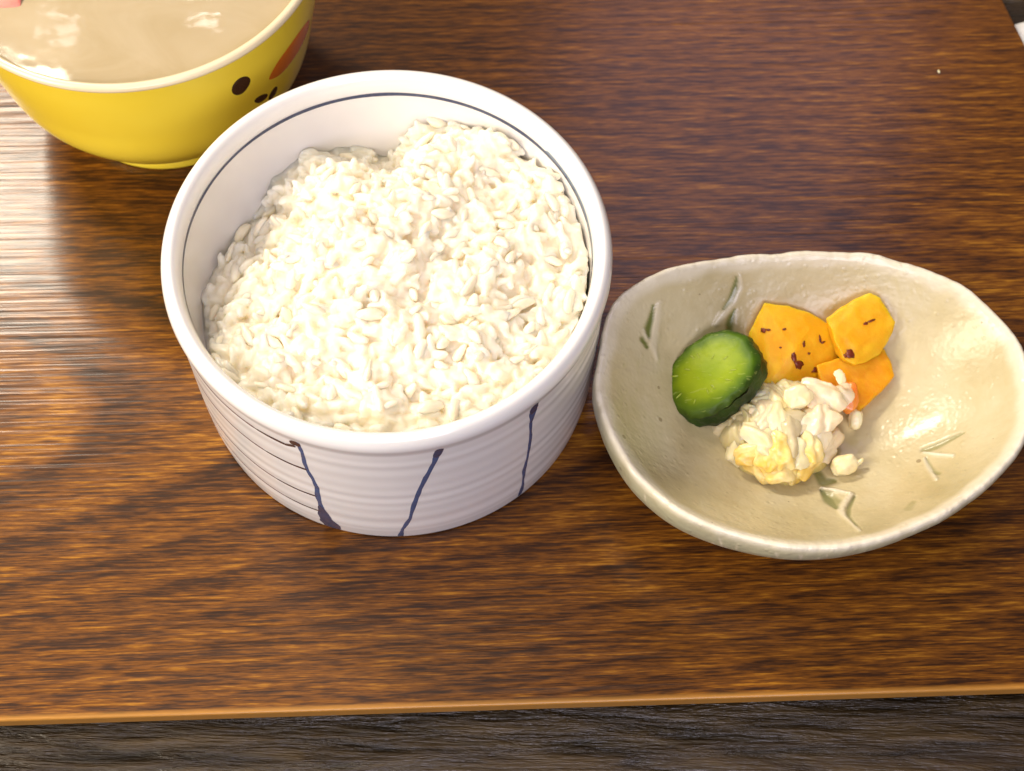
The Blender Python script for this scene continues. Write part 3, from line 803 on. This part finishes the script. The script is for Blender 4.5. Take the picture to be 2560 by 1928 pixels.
# ------------------------------------------------------------------ chopped cabbage pickle
def cab_mat(name, a, b, sss=.6):
    s = NT(name); c0 = s.coord((1, 1, 1)); n = s.noise(c0, 120, 4, .6)
    s.set(col=s.ramp(n, [(.35, a), (.65, b)]), rough=.24, spec=.5, sss=sss, sssr=(.0012, .0010, .0006), ssss=1.0, nrm=s.bump(s.noise(c0, 450, 3), .35, .0006)); return s.m
CW = cab_mat('white_cabbage', (.91, .77, .42), (.94, .85, .58)); CY = cab_mat('yellow_cabbage', (.90, .60, .12), (.93, .80, .46))
CP = cab_mat('pink_tinted_cabbage', (.89, .70, .45), (.93, .79, .56)); CG = cab_mat('translucent_cabbage', (.56, .46, .24), (.70, .60, .38))
CO_ = cab_mat('carrot_flesh', (.85, .22, .03), (.90, .34, .06))
cab = empty('chopped_cabbage', FLR(1000, 980), 'wet heap of finely chopped pale yellow pickled cabbage in front of the cucumber and radish', 'pickled cabbage')
def dome(a, b):          # height of the heap at dish measurements
    q = ((a-1020)/300)**2+((b-965)/285)**2
    return max(0, 1-q)
def leaf(a, b, z, la, lb, rot, tilt, mat, seed, thick=.0011, fold=.5, parent=None, name='cabbage_piece'):
    c = at4(a, b, z); r = random.Random(seed)
    n = (Vector((math.cos(tilt[1])*tilt[0], math.sin(tilt[1])*tilt[0], 1))+(-FWD)*.6).normalized()
    e1 = (CR*math.cos(rot)+CU*math.sin(rot)); e1 = (e1-n*e1.dot(n)).normalized(); e2 = n.cross(e1)
    N = 20; V, F = [], []
    so_ = Vector((seed*3.1, seed*1.3, 0))
    for i in range(N+1):
        for j in range(N+1):
            u, v = i/N*2-1, j/N*2-1
            # square to rounded ragged outline
            uu, vv = u*math.sqrt(1-v*v/2.6), v*math.sqrt(1-u*u/2.6)
            k = 1+.30*noise.noise(Vector((uu*1.6, vv*1.6, 0))+so_)+.06*noise.noise(Vector((uu*5, vv*5, 2))+so_)
            h = fold*la*(.55*noise.noise(Vector((uu*1.1, vv*1.1, 5))+so_)+.12*noise.noise(Vector((uu*3.2, vv*3.2, 9))+so_))
            rr_ = math.hypot(uu, vv); an = math.atan2(vv, uu)
            h += .16*la*math.sin(5.0*(uu*math.cos(seed)+vv*math.sin(seed))+4*noise.noise(Vector((uu*1.2, vv*1.2, seed))))
            h = h*.55 - .28*la*rr_*rr_ + la*.07*rr_**3*math.sin(4*an+seed+2*noise.noise(Vector((an, 1, seed))))
            V.append(c+e1*(uu*la*k)+e2*(vv*lb*k)+n*h)
    for i in range(N):
        for j in range(N):
            q = i*(N+1)+j; F.append((q, q+1, q+N+2, q+N+1))
    o = link(name, mesh(name, V, F), mat, parent)
    m = o.modifiers.new('s', 'SOLIDIFY'); m.thickness = thick; m.offset = -.3
    m = o.modifiers.new('r', 'REMESH'); m.mode = 'VOXEL'; m.voxel_size = .00032
    m = o.modifiers.new('m', 'SMOOTH'); m.iterations = 3
    baked(o); o.data.materials.clear(); o.data.materials.append(mat)
    return o
def chunk(a, b, z, la, lb, lc, rot, mat, seed, parent=None, name='cabbage_piece', sq=.5):
    c = at4(a, b, z); n = (-FWD); e1 = CR*math.cos(rot)+CU*math.sin(rot); e2 = n.cross(e1)
    bm = bmesh.new(); bmesh.ops.create_icosphere(bm, subdivisions=4, radius=1); so_ = Vector((seed*2.3, 1, seed))
    for v in bm.verts:
        q = v.co.copy(); k = 1/max(abs(q.x), abs(q.y), abs(q.z)); q = q*(1+(k-1)*sq)
        f = 1+.20*noise.noise(q*1.3+so_)+.07*noise.noise(q*3.5+so_)
        v.co = c+(e1*q.x*la+e2*q.y*lb+n*q.z*lc)*f
    me = bpy.data.meshes.new(name); bm.to_mesh(me); bm.free()
    return link(name, me, mat, parent)
# base mass of the heap: folded, wet, finely chopped
def heap():
    N = 150; V, F, C = [], [], []
    for i in range(N+1):
        for j in range(N+1):
            a, b = 700+640*i/N, 690+560*j/N
            an = math.atan2(b-968, a-1010)
            q = math.hypot((a-1010)/(288+22*noise.noise(Vector((math.cos(an)*2.5, math.sin(an)*2.5, 1)))*1.6), (b-975)/(262+34*noise.noise(Vector((math.cos(an)*2.5, math.sin(an)*2.5, 5)))))
            p0 = at4(a, b, .012); P = Vector((p0.x*150, p0.y*150, 0))
            fl = dish_z(p0.x, p0.y)
            wv = P+Vector((noise.noise(P*.7), noise.noise(P*.7+Vector((5, 5, 5))), 0))*1.6
            fo = 1-abs(noise.noise(wv*1.1))*2.2; fo2 = 1-abs(noise.noise(wv*2.7+Vector((3, 3, 3))))*2.0
            k = math.sqrt(max(0, 1-q**2.6)) if q < 1 else 0
            z = fl-.0015 + k*(.0110+.0018*fo+.0009*fo2)
            V.append((p0.x, p0.y, z))
            C.append((a, b))
    for i in range(N):
        for j in range(N):
            q = i*(N+1)+j; F.append((q, q+1, q+N+2, q+N+1))
    me = mesh('cabbage_mass', V, F); ca = me.color_attributes.new('tint', 'FLOAT_COLOR', 'POINT'); fl = []
    for (a, b) in C:
        yel = sm(1010, 1130, b)*.9+.5*(1-sm(720, 800, b)); pink = sm(1080, 1230, a)*(1-sm(900, 1000, b)); dull = 1-sm(780, 880, a)
        fl += [min(1, yel), pink, dull, 1]
    ca.data.foreach_set('color', fl)
    s = NT('cabbage_mass'); at_ = s.node('ShaderNodeVertexColor'); at_.layer_name = 'tint'; sp = s.node('ShaderNodeSeparateColor'); s.l(at_.outputs[0], sp.inputs[0])
    n = s.noise(s.coord((1, 1, 1)), 210, 4, .6)
    c_ = s.ramp(n, [(.35, (.84, .70, .36)), (.65, (.91, .81, .52))])
    c_ = s.mix(s.math('MULTIPLY', sp.outputs[0], .8), c_, (.88, .68, .19)); c_ = s.mix(s.math('MULTIPLY', sp.outputs[1], .6), c_, (.88, .62, .42)); c_ = s.mix(s.math('MULTIPLY', sp.outputs[2], .6), c_, (.55, .45, .20))
    s.set(col=c_, rough=.25, spec=.5, sss=.6, sssr=(.004, .003, .0012), ssss=1.0, nrm=s.bump(s.noise(s.coord((1, 1, 1)), 420, 3), .4, .0006))
    link('cabbage_mass', fixn(me), s.m, cab)
heap()
sr = random.Random(5)
shreds = []
while len(shreds) < 25:
    a, b = sr.uniform(760, 1290), sr.uniform(725, 1215)
    q = math.hypot((a-1020)/275, (b-975)/245)
    if q > .93 or any(math.hypot(a-s0[0], b-s0[1]) < 64 for s0 in shreds): continue
    shreds.append((a, b, q))
shreds.sort(key=lambda t: t[1])
for k, (a, b, q) in enumerate(shreds):
    z = .0095+.0125*math.sqrt(max(0, 1-q**2.4))+sr.uniform(-.0006, .0008)
    if a < 850 and b < 1010: m = CG
    elif b > 1045: m = sr.choice((CY, CY, CW))
    elif b < 800: m = sr.choice((CY, CW, CY))
    elif a > 1130: m = sr.choice((CP, CW, CP))
    else: m = sr.choice((CW, CW, CP, CG))
    ang = math.atan2(-(b-975), a-1020)
    leaf(a, b, z, sr.uniform(72, 120)*K, sr.uniform(44, 74)*K, sr.uniform(0, PI), (.7*q, ang), m, 60+k, parent=cab, thick=.0008, fold=.45)
spec_leaf = [(1010, 1150, .0185, 105*K, 80*K, .3, (.2, -1.6), CY, 1), (1225, 800, .0225, 120*K, 75*K, -.35, (.2, 1), CP, 7), (1215, 920, .0220, 105*K, 70*K, .3, (.2, .3), CP, 9), (1320, 800, .0200, 66*K, 55*K, .8, (.3, .4), CP, 19)]
for a, b, z, la, lb, rot, tilt, m, sd in spec_leaf:
    leaf(a, b, z, la, lb, rot, tilt, m, sd, parent=cab, thick=.0008)
spec_chunk = [
 (885, 985, .0178, 56*K, 50*K, .0022, .5, CW, 1), (800, 1085, .0132, 58*K, 72*K, .0028, -.3, CW, 2), (1095, 815, .0230, 68*K, 58*K, .0018, .3, CW, 4)]
for a, b, z, la, lb, lc, rot, m, sd in spec_chunk:
    chunk(a, b, z, la, lb, lc, rot, m, sd, cab, sq=.3)
# pointed tip at the back of the heap
leaf(1303, 712, .0245, 22*K, 36*K, .15, (.1, 1), CW, 31, parent=cab, fold=.3)
ct = chunk(1352, 820, .0165, 40*K, 78*K, .0018, -.12, CO_, 4, None, 'carrot_slice', .2)
tag(ct, 'small orange carrot piece peeking out behind the right side of the cabbage heap', 'carrot')
b1 = chunk(1380, 927, .0135, 36*K, 52*K, .0024, -.15, CW, 21, None, 'cabbage_bit', .15); tag(b1, 'round white cabbage bit beside the heap, just below the amber radish slab', 'pickled cabbage', 'loose cabbage bits')
b2r = empty('cabbage_bit', at4(1330, 1155, .0110), 'white cabbage bit with a small horn, loose at the lower right of the cabbage heap', 'pickled cabbage', 'loose cabbage bits')
chunk(1322, 1152, .0130, 68*K, 52*K, .0028, .25, CW, 22, b2r, 'cabbage_flesh', .2)
chunk(1395, 1140, .0132, 34*K, 13*K, .0010, .65, CW, 23, b2r, 'cabbage_tip', .1)

# ------------------------------------------------------------------ small extras
fk = chunk((0-1440)/.50633+20, (8-580)/.50633, .0655, 105*K, 80*K, .0010, .3, cab_mat('pink_fish_cake', (.72, .16, .14), (.80, .30, .24)), 51, None, 'fish_cake', 0)
tag(fk, 'small pink garnish floating in the tan soup of the yellow bowl', 'soup garnish')
def napkin():
    V, F = [], []; P0 = at(2526, 42, TZ+.006)
    nx = 30
    for lay in range(2):
        for i in range(nx+1):
            for j in range(nx+1):
                x = i/nx*.10; y = -j/nx*.12
                p = P0+Vector((x*.98+y*.02, 0, 0))+Vector((0, y+x*.35, 0))
                z = TZ+.0006+(0 if lay == 0 else .006+.0015*noise.noise(Vector((x*60, y*60, 1))))*1
                if lay == 1:
                    e = min(sm(0, .006, x+.0), sm(0, .006, -y)); z = TZ+.0008+(z-TZ)*math.sqrt(max(e, .0))
                V.append((p.x, p.y, z))
    for lay in range(2):
        o_ = lay*(nx+1)**2
        for i in range(nx):
            for j in range(nx):
                a = o_+i*(nx+1)+j; F.append((a, a+1, a+nx+2, a+nx+1))
    return fixn(mesh('napkin', V, F))
nk = link('paper_napkin', napkin(), mat_plain('white_tissue', (.78, .77, .75), (.84, .83, .82), 200, .8, bmp=(300, .3, .001)))
tag(nk, 'white folded napkin lying on the dark table beyond the right edge of the wooden board', 'napkin')
cr = chunk((2347-1440)/.50633, (179-580)/.50633, .0004, 6*K, 10*K, .0004, .3, CW, 77, None, 'crumb', .2)
tag(cr, 'tiny pale crumb on the bare upper right of the wooden board', 'crumb')
